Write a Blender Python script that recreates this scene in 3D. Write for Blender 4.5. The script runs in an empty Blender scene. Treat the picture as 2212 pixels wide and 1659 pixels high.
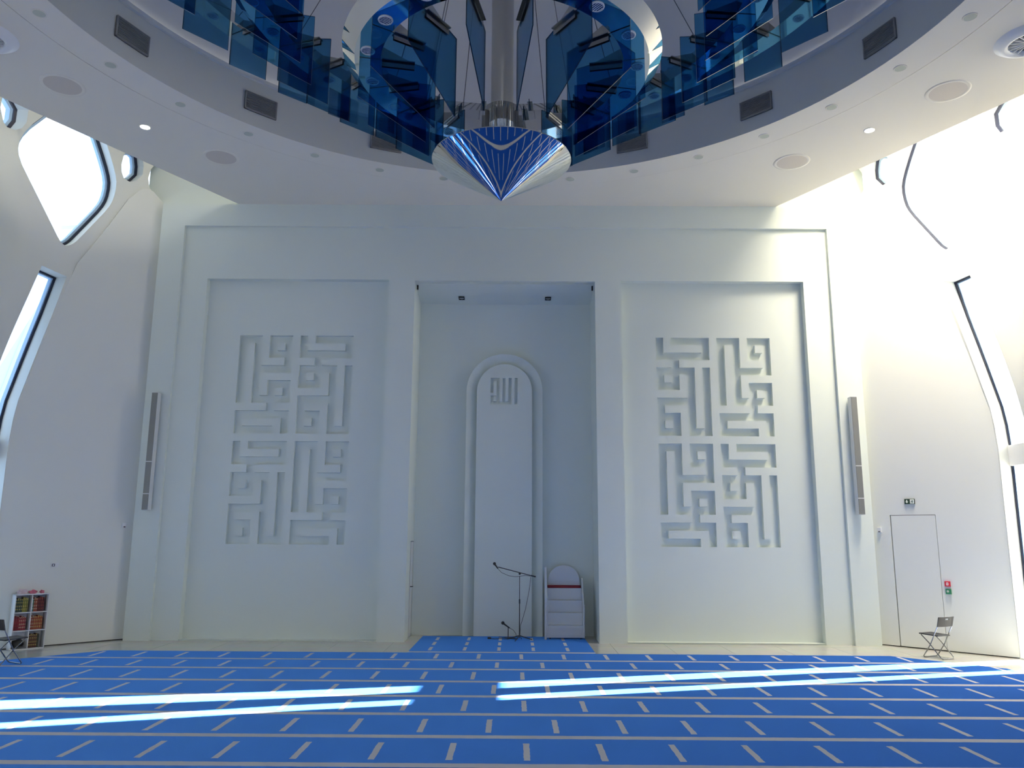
import bpy, bmesh, math, random
from mathutils import Vector, Matrix
from mathutils.geometry import delaunay_2d_cdt
random.seed(7)
PI = math.pi
R = math.radians
scene = bpy.context.scene
COL = scene.collection

# ------------------------------------------------------------------ camera
F_PX, PITCH, YAW, ROLL = 1713.87, 0.1859, 0.0041, 0.0066
cam_d = bpy.data.cameras.new('camera')
cam_d.sensor_width = 36.0
cam_d.lens = F_PX / 2212 * 36.0
cam_d.clip_end = 300
cam = bpy.data.objects.new('camera', cam_d)
COL.objects.link(cam)
_f = Vector((0, math.cos(PITCH), math.sin(PITCH)))
_u = Vector((0, -math.sin(PITCH), math.cos(PITCH)))
_r = Vector((1, 0, 0))
_z = Matrix.Rotation(YAW, 3, 'Z')
_f, _u, _r = _z @ _f, _z @ _u, _z @ _r
_r2 = _r * math.cos(ROLL) + _u * math.sin(ROLL)
_u2 = -_r * math.sin(ROLL) + _u * math.cos(ROLL)
_m = Matrix((_r2, _u2, -_f)).transposed().to_4x4()
_m.translation = Vector((0.2645, 0.0, 2.4))
cam.matrix_world = _m
scene.camera = cam

# ------------------------------------------------------------------ sky, sun, exposure
SKY_LEFT = (0.33, 0.50, 0.74)
SKY_RIGHT = (1.7, 1.6, 1.42)
SKY_STRENGTH = 8.0
SUN_STRENGTH = 170.0
scene.view_settings.view_transform = 'Standard'
scene.view_settings.look = 'None'
scene.view_settings.gamma = 1.0
scene.view_settings.exposure = -1.22
scene.view_settings.use_curve_mapping = False
scene.cycles.max_bounces = 9
scene.cycles.diffuse_bounces = 6
scene.cycles.glossy_bounces = 5
scene.cycles.transparent_max_bounces = 24
scene.cycles.sample_clamp_indirect = 12.0
scene.cycles.caustics_reflective = False
scene.cycles.caustics_refractive = False

world = bpy.data.worlds.new('sky')
scene.world = world
world.use_nodes = True
nt = world.node_tree
for n in list(nt.nodes):
    nt.nodes.remove(n)
w_out = nt.nodes.new('ShaderNodeOutputWorld')
w_bg = nt.nodes.new('ShaderNodeBackground')
w_tc = nt.nodes.new('ShaderNodeTexCoord')
w_sep = nt.nodes.new('ShaderNodeSeparateXYZ')
w_mr = nt.nodes.new('ShaderNodeMapRange')
w_mix = nt.nodes.new('ShaderNodeMix')
w_mix.data_type = 'RGBA'
nt.links.new(w_tc.outputs['Generated'], w_sep.inputs[0])
nt.links.new(w_sep.outputs['X'], w_mr.inputs['Value'])
w_mr.inputs['From Min'].default_value = -0.6
w_mr.inputs['From Max'].default_value = 0.8
nt.links.new(w_mr.outputs[0], w_mix.inputs['Factor'])
w_mix.inputs[6].default_value = (*SKY_LEFT, 1)
w_mix.inputs[7].default_value = (*[c * 1.5 for c in SKY_RIGHT], 1)
nt.links.new(w_mix.outputs[2], w_bg.inputs['Color'])
w_bg.inputs['Strength'].default_value = SKY_STRENGTH
nt.links.new(w_bg.outputs[0], w_out.inputs['Surface'])

sun_d = bpy.data.lights.new('sun', 'SUN')
sun_d.energy = SUN_STRENGTH
sun_d.angle = R(0.35)
sun_d.color = (1.0, 0.95, 0.87)
sun = bpy.data.objects.new('sun', sun_d)
COL.objects.link(sun)
sun_dir = Vector((-0.958, -0.272, -0.344)).normalized()
sun.rotation_euler = sun_dir.to_track_quat('-Z', 'Y').to_euler()
sun.location = (30, 25, 20)


# added warm fill light, hidden above the right ceiling edge to brighten that corner
cv_d = bpy.data.lights.new('fill_light_right', 'AREA')
cv_d.shape = 'RECTANGLE'
cv_d.size, cv_d.size_y = 1.5, 6.0
cv_d.energy = 3500
cv_d.spread = R(125)
cv_d.color = (1.0, 0.89, 0.70)
cv = bpy.data.objects.new('fill_light_right', cv_d)
COL.objects.link(cv)
cv.location = (8.9, 15.2, 12.2)
cv.rotation_euler = (0.10, 0.02, R(-25))


def portal(loc, direction, sx, sy):
    d = bpy.data.lights.new('sky_portal', 'AREA')
    d.shape = 'RECTANGLE'
    d.size, d.size_y = sx, sy
    d.cycles.is_portal = True
    o = bpy.data.objects.new('sky_portal', d)
    COL.objects.link(o)
    o.location = loc
    o.rotation_euler = Vector(direction).to_track_quat('-Z', 'Y').to_euler()
    return o


# ------------------------------------------------------------------ materials
def mat(name, color, rough=0.5, metal=0.0, spec=0.5, noise=0.0, nscale=6.0, bump=0.0, bscale=60.0, emis=None, estr=0.0):
    m = bpy.data.materials.new(name)
    m.use_nodes = True
    t = m.node_tree
    b = t.nodes['Principled BSDF']
    b.inputs['Base Color'].default_value = (*color, 1)
    b.inputs['Roughness'].default_value = rough
    b.inputs['Metallic'].default_value = metal
    b.inputs['Specular IOR Level'].default_value = spec
    tc = t.nodes.new('ShaderNodeTexCoord')
    if noise > 0:
        n = t.nodes.new('ShaderNodeTexNoise')
        n.inputs['Scale'].default_value = nscale
        n.inputs['Detail'].default_value = 4
        t.links.new(tc.outputs['Object'], n.inputs['Vector'])
        mx = t.nodes.new('ShaderNodeMix')
        mx.data_type = 'RGBA'
        t.links.new(n.outputs['Fac'], mx.inputs['Factor'])
        mx.inputs[6].default_value = (*[c * (1 - noise) for c in color], 1)
        mx.inputs[7].default_value = (*[min(1, c * (1 + noise)) for c in color], 1)
        t.links.new(mx.outputs[2], b.inputs['Base Color'])
    if bump > 0:
        n2 = t.nodes.new('ShaderNodeTexNoise')
        n2.inputs['Scale'].default_value = bscale
        t.links.new(tc.outputs['Object'], n2.inputs['Vector'])
        bp = t.nodes.new('ShaderNodeBump')
        bp.inputs['Strength'].default_value = bump
        bp.inputs['Distance'].default_value = 0.01
        t.links.new(n2.outputs['Fac'], bp.inputs['Height'])
        t.links.new(bp.outputs[0], b.inputs['Normal'])
    if emis:
        b.inputs['Emission Color'].default_value = (*emis, 1)
        b.inputs['Emission Strength'].default_value = estr
    return m


def glass_mat(name, tint, gloss=0.06, rough=0.02):
    m = bpy.data.materials.new(name)
    m.use_nodes = True
    t = m.node_tree
    t.nodes.clear()
    out = t.nodes.new('ShaderNodeOutputMaterial')
    tr = t.nodes.new('ShaderNodeBsdfTransparent')
    tr.inputs[0].default_value = (*tint, 1)
    gl = t.nodes.new('ShaderNodeBsdfGlossy')
    gl.inputs['Roughness'].default_value = rough
    fr = t.nodes.new('ShaderNodeFresnel')
    fr.inputs[0].default_value = 1.45
    ml = t.nodes.new('ShaderNodeMath')
    ml.operation = 'MULTIPLY'
    ml.inputs[1].default_value = gloss / 0.04 * 0.5
    t.links.new(fr.outputs[0], ml.inputs[0])
    mx = t.nodes.new('ShaderNodeMixShader')
    t.links.new(ml.outputs[0], mx.inputs[0])
    t.links.new(tr.outputs[0], mx.inputs[1])
    t.links.new(gl.outputs[0], mx.inputs[2])
    t.links.new(mx.outputs[0], out.inputs[0])
    return m


M = {}
M['wall'] = mat('white_plaster', (0.79, 0.80, 0.755), 0.75, spec=0.3, noise=0.012, nscale=1.5, bump=0.03, bscale=25)
M['wall_front'] = mat('painted_plaster_front', (0.735, 0.785, 0.73), 0.7, spec=0.3, noise=0.012, nscale=1.2, bump=0.03, bscale=25)
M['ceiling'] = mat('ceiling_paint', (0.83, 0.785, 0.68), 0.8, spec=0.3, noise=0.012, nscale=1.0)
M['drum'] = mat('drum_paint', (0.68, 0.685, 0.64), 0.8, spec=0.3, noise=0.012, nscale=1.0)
M['disc'] = mat('grey_mesh_disc', (0.66, 0.60, 0.52), 0.9, spec=0.15, noise=0.03, nscale=60)
M['frost'] = mat('frosted_glass_disc', (0.56, 0.58, 0.47), 0.7, spec=0.2)
M['trim_white'] = mat('white_enamel', (0.82, 0.82, 0.80), 0.35, noise=0.01)
M['frame_dark'] = mat('dark_window_frame', (0.012, 0.016, 0.04), 0.3, noise=0.1)
M['sash'] = mat('pale_window_sash', (0.45, 0.62, 0.80), 0.35, noise=0.03)
M['pane'] = glass_mat('clear_pane', (0.97, 0.985, 0.99), 0.04)
M['grille_dark'] = mat('grille_shadow', (0.06, 0.06, 0.06), 0.8, noise=0.05)
M['grille'] = mat('grille_louvre', (0.27, 0.27, 0.265), 0.5, noise=0.05)
M['mirror'] = mat('polished_steel', (0.78, 0.77, 0.75), 0.025, metal=1.0, noise=0.01, nscale=2)
M['satin'] = mat('satin_steel', (0.50, 0.49, 0.47), 0.32, metal=0.75, noise=0.05, nscale=3)
M['bracket'] = mat('bracket_steel', (0.30, 0.30, 0.30), 0.18, metal=1.0, noise=0.05)
M['cable'] = mat('cable_steel', (0.12, 0.12, 0.13), 0.4, metal=0.8, noise=0.05)
M['black'] = mat('black_plastic', (0.012, 0.012, 0.013), 0.45, noise=0.08, nscale=20)
M['chair_black'] = mat('chair_black_plastic', (0.018, 0.017, 0.018), 0.42, noise=0.08, nscale=20)
M['tube'] = mat('chair_steel_tube', (0.32, 0.32, 0.32), 0.25, metal=0.9, noise=0.05)
M['speaker_face'] = mat('speaker_grey_mesh', (0.20, 0.205, 0.20), 0.6, noise=0.06, nscale=120)
M['speaker_body'] = mat('speaker_white_body', (0.72, 0.73, 0.72), 0.45, noise=0.01)
M['shelf'] = mat('shelf_white_laminate', (0.80, 0.80, 0.82), 0.45, noise=0.01)
M['minbar'] = mat('pulpit_white_lacquer', (0.66, 0.68, 0.70), 0.35, noise=0.015, nscale=3)
M['red'] = mat('red_upholstery', (0.16, 0.004, 0.012), 0.8, noise=0.2, nscale=30)
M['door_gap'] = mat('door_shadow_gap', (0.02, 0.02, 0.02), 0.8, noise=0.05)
M['lamp_on'] = mat('lit_lens', (1, 1, 1), 0.5, emis=(1.0, 0.97, 0.95), estr=14.0, noise=0.001)
M['sign_green'] = mat('exit_sign_green', (0.005, 0.03, 0.012), 0.4, noise=0.05)
M['sign_white'] = mat('exit_sign_white', (0.85, 0.88, 0.82), 0.4, emis=(0.9, 1.0, 0.85), estr=0.25, noise=0.01)
M['box_red'] = mat('call_point_red', (0.50, 0.01, 0.03), 0.35, noise=0.05)
M['box_green'] = mat('call_point_green', (0.01, 0.16, 0.06), 0.35, noise=0.05)
M['outlet'] = mat('socket_white', (0.8, 0.8, 0.8), 0.4, noise=0.01)
M['outlet_dark'] = mat('socket_dark', (0.10, 0.09, 0.09), 0.5, noise=0.05)
M['pink'] = mat('pink_plastic', (0.55, 0.14, 0.20), 0.35, noise=0.5, nscale=25)
M['pale_pink'] = mat('pale_pink_plastic', (0.62, 0.48, 0.50), 0.35, noise=0.3, nscale=18)


def blue_glass():
    m = glass_mat('blue_glass', (0.225, 0.56, 0.755), 0.05, 0.02)
    t = m.node_tree
    tr = [n for n in t.nodes if n.type == 'BSDF_TRANSPARENT'][0]
    tc = t.nodes.new('ShaderNodeTexCoord')
    n = t.nodes.new('ShaderNodeTexNoise')
    n.inputs['Scale'].default_value = 1.2
    t.links.new(tc.outputs['Object'], n.inputs['Vector'])
    mx = t.nodes.new('ShaderNodeMix')
    mx.data_type = 'RGBA'
    mx.inputs[6].default_value = (0.27, 0.54, 0.765, 1)
    mx.inputs[7].default_value = (0.32, 0.575, 0.785, 1)
    t.links.new(n.outputs['Fac'], mx.inputs['Factor'])
    t.links.new(mx.outputs[2], tr.inputs[0])
    return m


M['blue'] = blue_glass()
M['edge'] = mat('blue_glass_edge', (0.002, 0.012, 0.03), 0.2, noise=0.1)


def mth(t, op, a, b=None, c=None):
    n = t.nodes.new('ShaderNodeMath')
    n.operation = op
    for i, v in enumerate((a, b, c)):
        if v is None:
            continue
        if isinstance(v, (int, float)):
            n.inputs[i].default_value = v
        else:
            t.links.new(v, n.inputs[i])
    return n.outputs[0]


def carpet_material(name, y0, s, w, ph_even, ph_odd, dash0, dash1, line_half, dash_half, extra_line=None, ymax_line=99, warp=False, ymin_dash=-99):
    """prayer-carpet weave: white row lines and short white place marks"""
    m = bpy.data.materials.new(name)
    m.use_nodes = True
    t = m.node_tree
    b = t.nodes['Principled BSDF']
    b.inputs['Roughness'].default_value = 0.95
    b.inputs['Specular IOR Level'].default_value = 0.08
    b.inputs['Sheen Weight'].default_value = 0.9
    b.inputs['Sheen Roughness'].default_value = 0.45
    b.inputs['Sheen Tint'].default_value = (0.11, 0.37, 1.0, 1)
    tc = t.nodes.new('ShaderNodeTexCoord')
    wob = t.nodes.new('ShaderNodeTexNoise')
    wob.inputs['Scale'].default_value = 9
    t.links.new(tc.outputs['Object'], wob.inputs['Vector'])
    sp = t.nodes.new('ShaderNodeSeparateXYZ')
    t.links.new(tc.outputs['Object'], sp.inputs[0])
    jit = mth(t, 'MULTIPLY', mth(t, 'SUBTRACT', wob.outputs['Fac'], 0.5), 0.02)
    Y = mth(t, 'ADD', sp.outputs['Y'], jit)
    Y0 = Y
    if warp:
        Y = mth(t, 'ADD', Y, mth(t, 'MULTIPLY', mth(t, 'MAXIMUM', mth(t, 'SUBTRACT', Y, 14.82), 0.0), 0.156))
    X = mth(t, 'ADD', sp.outputs['X'], jit)
    q = mth(t, 'DIVIDE', mth(t, 'SUBTRACT', Y, y0), s)
    row = mth(t, 'FLOOR', q)
    fr = mth(t, 'SUBTRACT', q, row)
    par = mth(t, 'FLOORED_MODULO', row, 2.0)
    d_line = mth(t, 'MULTIPLY', mth(t, 'SUBTRACT', 0.5, mth(t, 'ABSOLUTE', mth(t, 'SUBTRACT', fr, 0.5))), s)
    line = mth(t, 'MULTIPLY', mth(t, 'LESS_THAN', d_line, line_half), mth(t, 'LESS_THAN', Y, ymax_line))
    if extra_line:
        line = mth(t, 'MAXIMUM', line, mth(t, 'LESS_THAN', mth(t, 'ABSOLUTE', mth(t, 'SUBTRACT', Y0, extra_line)), line_half * 0.7))
    ph = mth(t, 'ADD', ph_even, mth(t, 'MULTIPLY', par, ph_odd - ph_even))
    qx = mth(t, 'DIVIDE', mth(t, 'SUBTRACT', X, ph), w)
    fx = mth(t, 'SUBTRACT', qx, mth(t, 'FLOOR', qx))
    d_x = mth(t, 'MULTIPLY', mth(t, 'SUBTRACT', 0.5, mth(t, 'ABSOLUTE', mth(t, 'SUBTRACT', fx, 0.5))), w)
    dash = mth(t, 'MULTIPLY', mth(t, 'LESS_THAN', d_x, dash_half),
               mth(t, 'MULTIPLY', mth(t, 'GREATER_THAN', fr, dash0), mth(t, 'LESS_THAN', fr, dash1)))
    dash = mth(t, 'MULTIPLY', dash, mth(t, 'GREATER_THAN', Y0, ymin_dash))
    mask = mth(t, 'MAXIMUM', line, dash)
    n1 = t.nodes.new('ShaderNodeTexNoise')
    n1.inputs['Scale'].default_value = 1.6
    n1.inputs['Detail'].default_value = 8
    t.links.new(tc.outputs['Object'], n1.inputs['Vector'])
    base = t.nodes.new('ShaderNodeMix')
    base.data_type = 'RGBA'
    base.inputs[6].default_value = (0.005, 0.050, 0.32, 1)
    base.inputs[7].default_value = (0.012, 0.078, 0.44, 1)
    t.links.new(n1.outputs['Fac'], base.inputs['Factor'])
    mx = t.nodes.new('ShaderNodeMix')
    mx.data_type = 'RGBA'
    t.links.new(mask, mx.inputs['Factor'])
    t.links.new(base.outputs[2], mx.inputs[6])
    mx.inputs[7].default_value = (0.56, 0.56, 0.60, 1)
    t.links.new(mx.outputs[2], b.inputs['Base Color'])
    t.links.new(mth(t, 'SUBTRACT', 0.95, mth(t, 'MULTIPLY', mask, 0.85)), b.inputs['Sheen Weight'])
    n2 = t.nodes.new('ShaderNodeTexNoise')
    n2.inputs['Scale'].default_value = 160
    t.links.new(tc.outputs['Object'], n2.inputs['Vector'])
    bp = t.nodes.new('ShaderNodeBump')
    bp.inputs['Strength'].default_value = 0.5
    bp.inputs['Distance'].default_value = 0.006
    t.links.new(n2.outputs['Fac'], bp.inputs['Height'])
    t.links.new(bp.outputs[0], b.inputs['Normal'])
    return m


def floor_material():
    m = bpy.data.materials.new('polished_stone_floor')
    m.use_nodes = True
    t = m.node_tree
    b = t.nodes['Principled BSDF']
    b.inputs['Roughness'].default_value = 0.14
    tc = t.nodes.new('ShaderNodeTexCoord')
    mp = t.nodes.new('ShaderNodeMapping')
    mp.inputs['Rotation'].default_value = (0, 0, 0)
    t.links.new(tc.outputs['Object'], mp.inputs['Vector'])
    br = t.nodes.new('ShaderNodeTexBrick')
    br.offset = 0.0
    br.inputs['Scale'].default_value = 1.0
    br.inputs['Mortar Size'].default_value = 0.004
    br.inputs['Brick Width'].default_value = 1.2
    br.inputs['Row Height'].default_value = 1.2
    br.inputs['Color1'].default_value = (0.64, 0.63, 0.58, 1)
    br.inputs['Color2'].default_value = (0.68, 0.67, 0.62, 1)
    br.inputs['Mortar'].default_value = (0.22, 0.22, 0.20, 1)
    t.links.new(mp.outputs[0], br.inputs['Vector'])
    n = t.nodes.new('ShaderNodeTexNoise')
    n.inputs['Scale'].default_value = 2.5
    n.inputs['Detail'].default_value = 8
    t.links.new(tc.outputs['Object'], n.inputs['Vector'])
    mx = t.nodes.new('ShaderNodeMix')
    mx.data_type = 'RGBA'
    mx.blend_type = 'MULTIPLY'
    mx.inputs['Factor'].default_value = 0.25
    t.links.new(br.outputs['Color'], mx.inputs[6])
    t.links.new(n.outputs['Color'], mx.inputs[7])
    t.links.new(mx.outputs[2], b.inputs['Base Color'])
    return m


M['floor'] = floor_material()
M['carpet'] = carpet_material('prayer_carpet_weave', 8.87, 1.1907, 0.8365, 0.415, -0.041, 0.17, 0.76, 0.075, 0.036, ymax_line=17.0, warp=True)
M['rug'] = carpet_material('niche_carpet_weave', 16.98, 0.79, 0.717, 0.675, 0.675, 0.17, 0.80, 0.10, 0.035, extra_line=16.88, ymax_line=0, ymin_dash=17.02)


# ------------------------------------------------------------------ helpers
def link(name, verts, faces, material, parent=None, smooth=False, mats=None, fmat=None):
    me = bpy.data.meshes.new(name)
    me.from_pydata([tuple(v) for v in verts], [], [tuple(f) for f in faces])
    for m in (mats or [material]):
        me.materials.append(m)
    if fmat:
        for i, p in enumerate(me.polygons):
            p.material_index = fmat[i]
    if smooth:
        for p in me.polygons:
            p.use_smooth = True
    me.validate()
    o = bpy.data.objects.new(name, me)
    COL.objects.link(o)
    if parent:
        o.parent = parent
    return o


class MB:
    """collects simple shapes; build() links them as ONE mesh object"""
    def __init__(self):
        self.v, self.f = [], []

    def add(self, v, f):
        k = len(self.v)
        self.v += [Vector(p) for p in v]
        self.f += [[i + k for i in q] for q in f]
        return self

    def box(self, x0, x1, y0, y1, z0, z1, bev=0.0):
        if bev <= 0:
            v = [(x, y, z) for z in (z0, z1) for y in (y0, y1) for x in (x0, x1)]
            f = [(0, 2, 3, 1), (4, 5, 7, 6), (0, 1, 5, 4), (2, 6, 7, 3), (0, 4, 6, 2), (1, 3, 7, 5)]
            return self.add(v, f)
        bm = bmesh.new()
        bmesh.ops.create_cube(bm, size=1)
        for p in bm.verts:
            p.co = Vector(((x0 + x1) / 2 + p.co.x * (x1 - x0), (y0 + y1) / 2 + p.co.y * (y1 - y0), (z0 + z1) / 2 + p.co.z * (z1 - z0)))
        bmesh.ops.bevel(bm, geom=bm.edges[:], offset=bev, segments=2, affect='EDGES', profile=0.6)
        bm.verts.index_update()
        self.add([p.co.copy() for p in bm.verts], [[p.index for p in q.verts] for q in bm.faces])
        bm.free()
        return self

    def obox(self, c, ax, ay, az, hx, hy, hz):
        c, ax, ay, az = Vector(c), Vector(ax).normalized(), Vector(ay).normalized(), Vector(az).normalized()
        v = [c + ax * (hx * i) + ay * (hy * j) + az * (hz * k) for k in (-1, 1) for j in (-1, 1) for i in (-1, 1)]
        return self.add(v, [(0, 2, 3, 1), (4, 5, 7, 6), (0, 1, 5, 4), (2, 6, 7, 3), (0, 4, 6, 2), (1, 3, 7, 5)])

    def tube(self, pts, r, n=10, cap=True):
        pts = [Vector(p) for p in pts]
        rr = r if isinstance(r, (list, tuple)) else [r] * len(pts)
        rings, ref = [], None
        for i, p in enumerate(pts):
            d = (pts[min(i + 1, len(pts) - 1)] - pts[max(i - 1, 0)]).normalized()
            if ref is None:
                ref = d.orthogonal().normalized()
            a = (ref - d * ref.dot(d)).normalized()
            ref = a
            b = d.cross(a)
            rings.append([p + (a * math.cos(2 * PI * k / n) + b * math.sin(2 * PI * k / n)) * rr[i] for k in range(n)])
        v = [q for ring in rings for q in ring]
        f = [(i * n + k, i * n + (k + 1) % n, (i + 1) * n + (k + 1) % n, (i + 1) * n + k) for i in range(len(pts) - 1) for k in range(n)]
        if cap:
            f += [tuple(range(n))[::-1], tuple((len(pts) - 1) * n + k for k in range(n))]
        return self.add(v, f)

    def lathe(self, prof, n=48, c=(0, 0, 0), a0=0.0, a1=2 * PI, close=False):
        full = abs(a1 - a0 - 2 * PI) < 1e-6
        m = n if full else n + 1
        v = []
        for (r, z) in prof:
            for k in range(m):
                a = a0 + (a1 - a0) * k / n
                v.append((c[0] + r * math.sin(a), c[1] + r * math.cos(a), c[2] + z))
        f = []
        L = len(prof)
        for i in range(L if close else L - 1):
            j = (i + 1) % L
            for k in range(n):
                k2 = (k + 1) % m
                f.append((i * m + k, i * m + k2, j * m + k2, j * m + k))
        return self.add(v, f)

    def prism(self, poly, fn, d0, d1):
        """poly: 2D outline; fn(a, b, d) -> 3D point"""
        n = len(poly)
        v = [fn(a, b, d0) for a, b in poly] + [fn(a, b, d1) for a, b in poly]
        f = [tuple(range(n))[::-1], tuple(range(n, 2 * n))] + [(i, (i + 1) % n, n + (i + 1) % n, n + i) for i in range(n)]
        return self.add(v, f)

    def sphere(self, c, r, n=16, sc=(1, 1, 1)):
        bm = bmesh.new()
        bmesh.ops.create_uvsphere(bm, u_segments=n, v_segments=n // 2, radius=r)
        bm.verts.index_update()
        self.add([Vector((p.co.x * sc[0] + c[0], p.co.y * sc[1] + c[1], p.co.z * sc[2] + c[2])) for p in bm.verts], [[p.index for p in q.verts] for q in bm.faces])
        bm.free()
        return self

    def build(self, name, material, parent=None, smooth=False, fix=True):
        o = link(name, self.v, self.f, material, parent, smooth)
        if fix:
            bm = bmesh.new()
            bm.from_mesh(o.data)
            bmesh.ops.recalc_face_normals(bm, faces=bm.faces)
            bm.to_mesh(o.data)
            bm.free()
        if smooth == 'auto':
            o.data.set_sharp_from_angle(angle=R(35))
        return o


def tag(o, label=None, cat=None, group=None, kind=None):
    if label:
        o['label'] = label
    if cat:
        o['category'] = cat
    if group:
        o['group'] = group
    if kind:
        o['kind'] = kind
    return o


def thing(name, label, cat, loc=(0, 0, 0), rz=0.0, group=None, kind=None):
    o = bpy.data.objects.new(name, None)
    o.empty_display_size = 0.1
    COL.objects.link(o)
    o.location = loc
    o.rotation_euler = (0, 0, rz)
    return tag(o, label, cat, group, kind)


def copy_tree(o, parent=None):
    c = o.copy()
    COL.objects.link(c)
    c.parent = parent
    for ch in list(o.children):
        copy_tree(ch, c)
    return c


def struct(o):
    o['kind'] = 'structure'
    return o


# ------------------------------------------------------------------ room dimensions
A = 8.414          # half width of the raised front block
D = 18.323         # its face
GX, GZ = 7.83, 9.74
D1 = D + 0.09      # inner face inside the shallow step
P1, P2, PZ = 7.21, 2.805, 8.42
DR = D1 + 0.20     # back of the two tall recesses
NX, NZ = 2.177, 8.40
NY = 19.70         # back of the niche
ZC = 10.308        # ceiling
CC = 27.0          # chamfer walls: |x| + y = CC
YB = -3.2          # rear wall
CX, CY = 0.05, 9.6  # centre of the dome

# floor
fl = MB()
fl.box(-12.5, 12.5, YB - 0.3, 20.5, -0.3, 0.0)
struct(fl.build('floor', M['floor']))


# --- front wall with step, recesses and niche
def grid_face(xs, zs, y, holes, flip=False):
    v, f = [], []
    xs, zs = sorted(set(xs)), sorted(set(zs))
    for i in range(len(xs) - 1):
        for j in range(len(zs) - 1):
            cx, cz = (xs[i] + xs[i + 1]) / 2, (zs[j] + zs[j + 1]) / 2
            if any(h[0] < cx < h[1] and h[2] < cz < h[3] for h in holes):
                continue
            k = len(v)
            v += [(xs[i], y, zs[j]), (xs[i + 1], y, zs[j]), (xs[i + 1], y, zs[j + 1]), (xs[i], y, zs[j + 1])]
            f.append((k, k + 1, k + 2, k + 3))
    return v, f


def reveal(x0, x1, z0, z1, ya, yb, bottom=False):
    v = [(x0, ya, z0), (x0, yb, z0), (x0, yb, z1), (x0, ya, z1), (x1, ya, z0), (x1, yb, z0), (x1, yb, z1), (x1, ya, z1)]
    f = [(0, 1, 2, 3), (4, 7, 6, 5), (3, 2, 6, 7)]
    if bottom:
        f.append((0, 4, 5, 1))
    return v, f


REL = {}
for sgn, x0, x1 in ((-1, -6.388, -3.645), (1, 3.643, 6.388)):
    REL[sgn] = (x0, x1, 2.118, 7.062)
fw = MB()
fw.add(*grid_face([-A, -GX, GX, A], [0, GZ, ZC], D, [(-GX, GX, 0, GZ)]))
fw.add(*reveal(-GX, GX, 0, GZ, D, D1))
hol = [(-P1, -P2, 0, PZ), (P2, P1, 0, PZ), (-NX, NX, 0, NZ)]
fw.add(*grid_face([-GX, -P1, -P2, -NX, NX, P2, P1, GX], [0, NZ, PZ, GZ], D1, hol))
for sgn in (-1, 1):
    x0, x1 = sorted((sgn * P1, sgn * P2))
    fw.add(*reveal(x0, x1, 0.03, PZ, D1, DR, True))
    r = REL[sgn]
    fw.add(*grid_face([x0, r[0], r[1], x1], [0.03, r[2], r[3], PZ], DR, [r]))
    fw.add(*grid_face([x0, x1], [0, 0.03], D1 + 0.012, []))
# block side returns and top ledge
for s in (-1, 1):
    fw.add([(s * A, D, 0), (s * A, 18.9, 0), (s * A, 18.9, ZC), (s * A, D, ZC)], [(0, 1, 2, 3)])
fw.add([(-A, D, ZC), (A, D, ZC), (A, 18.9, ZC), (-A, 18.9, ZC)], [(0, 1, 2, 3)])
struct(fw.build('wall_front', M['wall_front'], fix=False))

# upper part of the front wall, set back above the ledge
uf = MB()
uf.box(-8.9, 8.9, 18.52, 18.8, ZC - 0.4, 13.6)
struct(uf.build('wall_front_upper', M['wall_front']))

# unseen slabs added behind the front wall to stop light leaking in
bk_ = MB()
bk_.box(-9.0, 9.0, 20.1, 20.3, -0.2, 13.6)
for s in (-1, 1):
    bk_.box(*sorted((s * 8.55, s * 8.75)), 18.75, 20.2, -0.2, 10.5)
bk_.box(-8.7, 8.7, 18.75, 20.2, 10.32, 10.5)
for s in (-1, 1):
    bk_.prism([(s * 8.42, 18.66), (s * 9.33, 17.76), (s * 10.6, 17.9), (s * 10.6, 19.3), (s * 8.42, 19.3)], lambda a, b, d: (a, b, d), 9.45, 9.55)
struct(bk_.build('front_light_block', M['wall']))

# --- niche: side walls, ceiling, back
DOORX = -NX
nc = MB()
ND0, ND1, NDZ = 19.05, 19.62, 2.20      # doorway in the left cheek
lip = NZ
# left cheek with door hole
def cheek(x, y0, y1, z0, z1):
    nc.add([(x, y0, z0), (x, y1, z0), (x, y1, z1), (x, y0, z1)], [(0, 1, 2, 3)])
cheek(-NX, D1, ND0, 0, NZ); cheek(-NX, ND0, ND1, NDZ, NZ); cheek(-NX, ND1, NY, 0, NZ)
cheek(NX, D1, NY, 0, NZ)
nc.add([(-NX, D1, NZ), (NX, D1, NZ), (NX, D1 + .10, NZ), (-NX, D1 + .10, NZ)], [(0, 1, 2, 3)])
nc.add([(-NX, D1 + .10, NZ), (NX, D1 + .10, NZ), (NX, D1 + .10, NZ + .05), (-NX, D1 + .10, NZ + .05)], [(0, 1, 2, 3)])
nc.add([(-NX, D1 + .10, NZ + .05), (NX, D1 + .10, NZ + .05), (NX, D1 + .17, NZ + .05), (-NX, D1 + .17, NZ + .05)], [(0, 1, 2, 3)])
nc.add([(-NX, D1 + .17, NZ + .05), (NX, D1 + .17, NZ + .05), (NX, D1 + .17, NZ - .03), (-NX, D1 + .17, NZ - .03)], [(0, 1, 2, 3)])
nc.add([(-NX, D1 + .17, NZ - .03), (NX, D1 + .17, NZ - .03), (NX, NY, NZ - .22), (-NX, NY, NZ - .22)], [(0, 1, 2, 3)])
nc.add([(-NX, NY, 0), (NX, NY, 0), (NX, NY, NZ + .1), (-NX, NY, NZ + .1)], [(0, 1, 2, 3)])
struct(nc.build('wall_niche', M['wall_front'], fix=False))


# --- arched surround inside the niche (mihrab)
def arch_pts(hw, zs, n=28):
    """outline from the left foot over the arch to the right foot"""
    out = [(-hw, 0.0)]
    for k in range(n + 1):
        a = PI - PI * k / n
        out.append((hw * math.cos(a), zs + hw * math.sin(a)))
    out.append((hw, 0.0))
    return out


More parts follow.
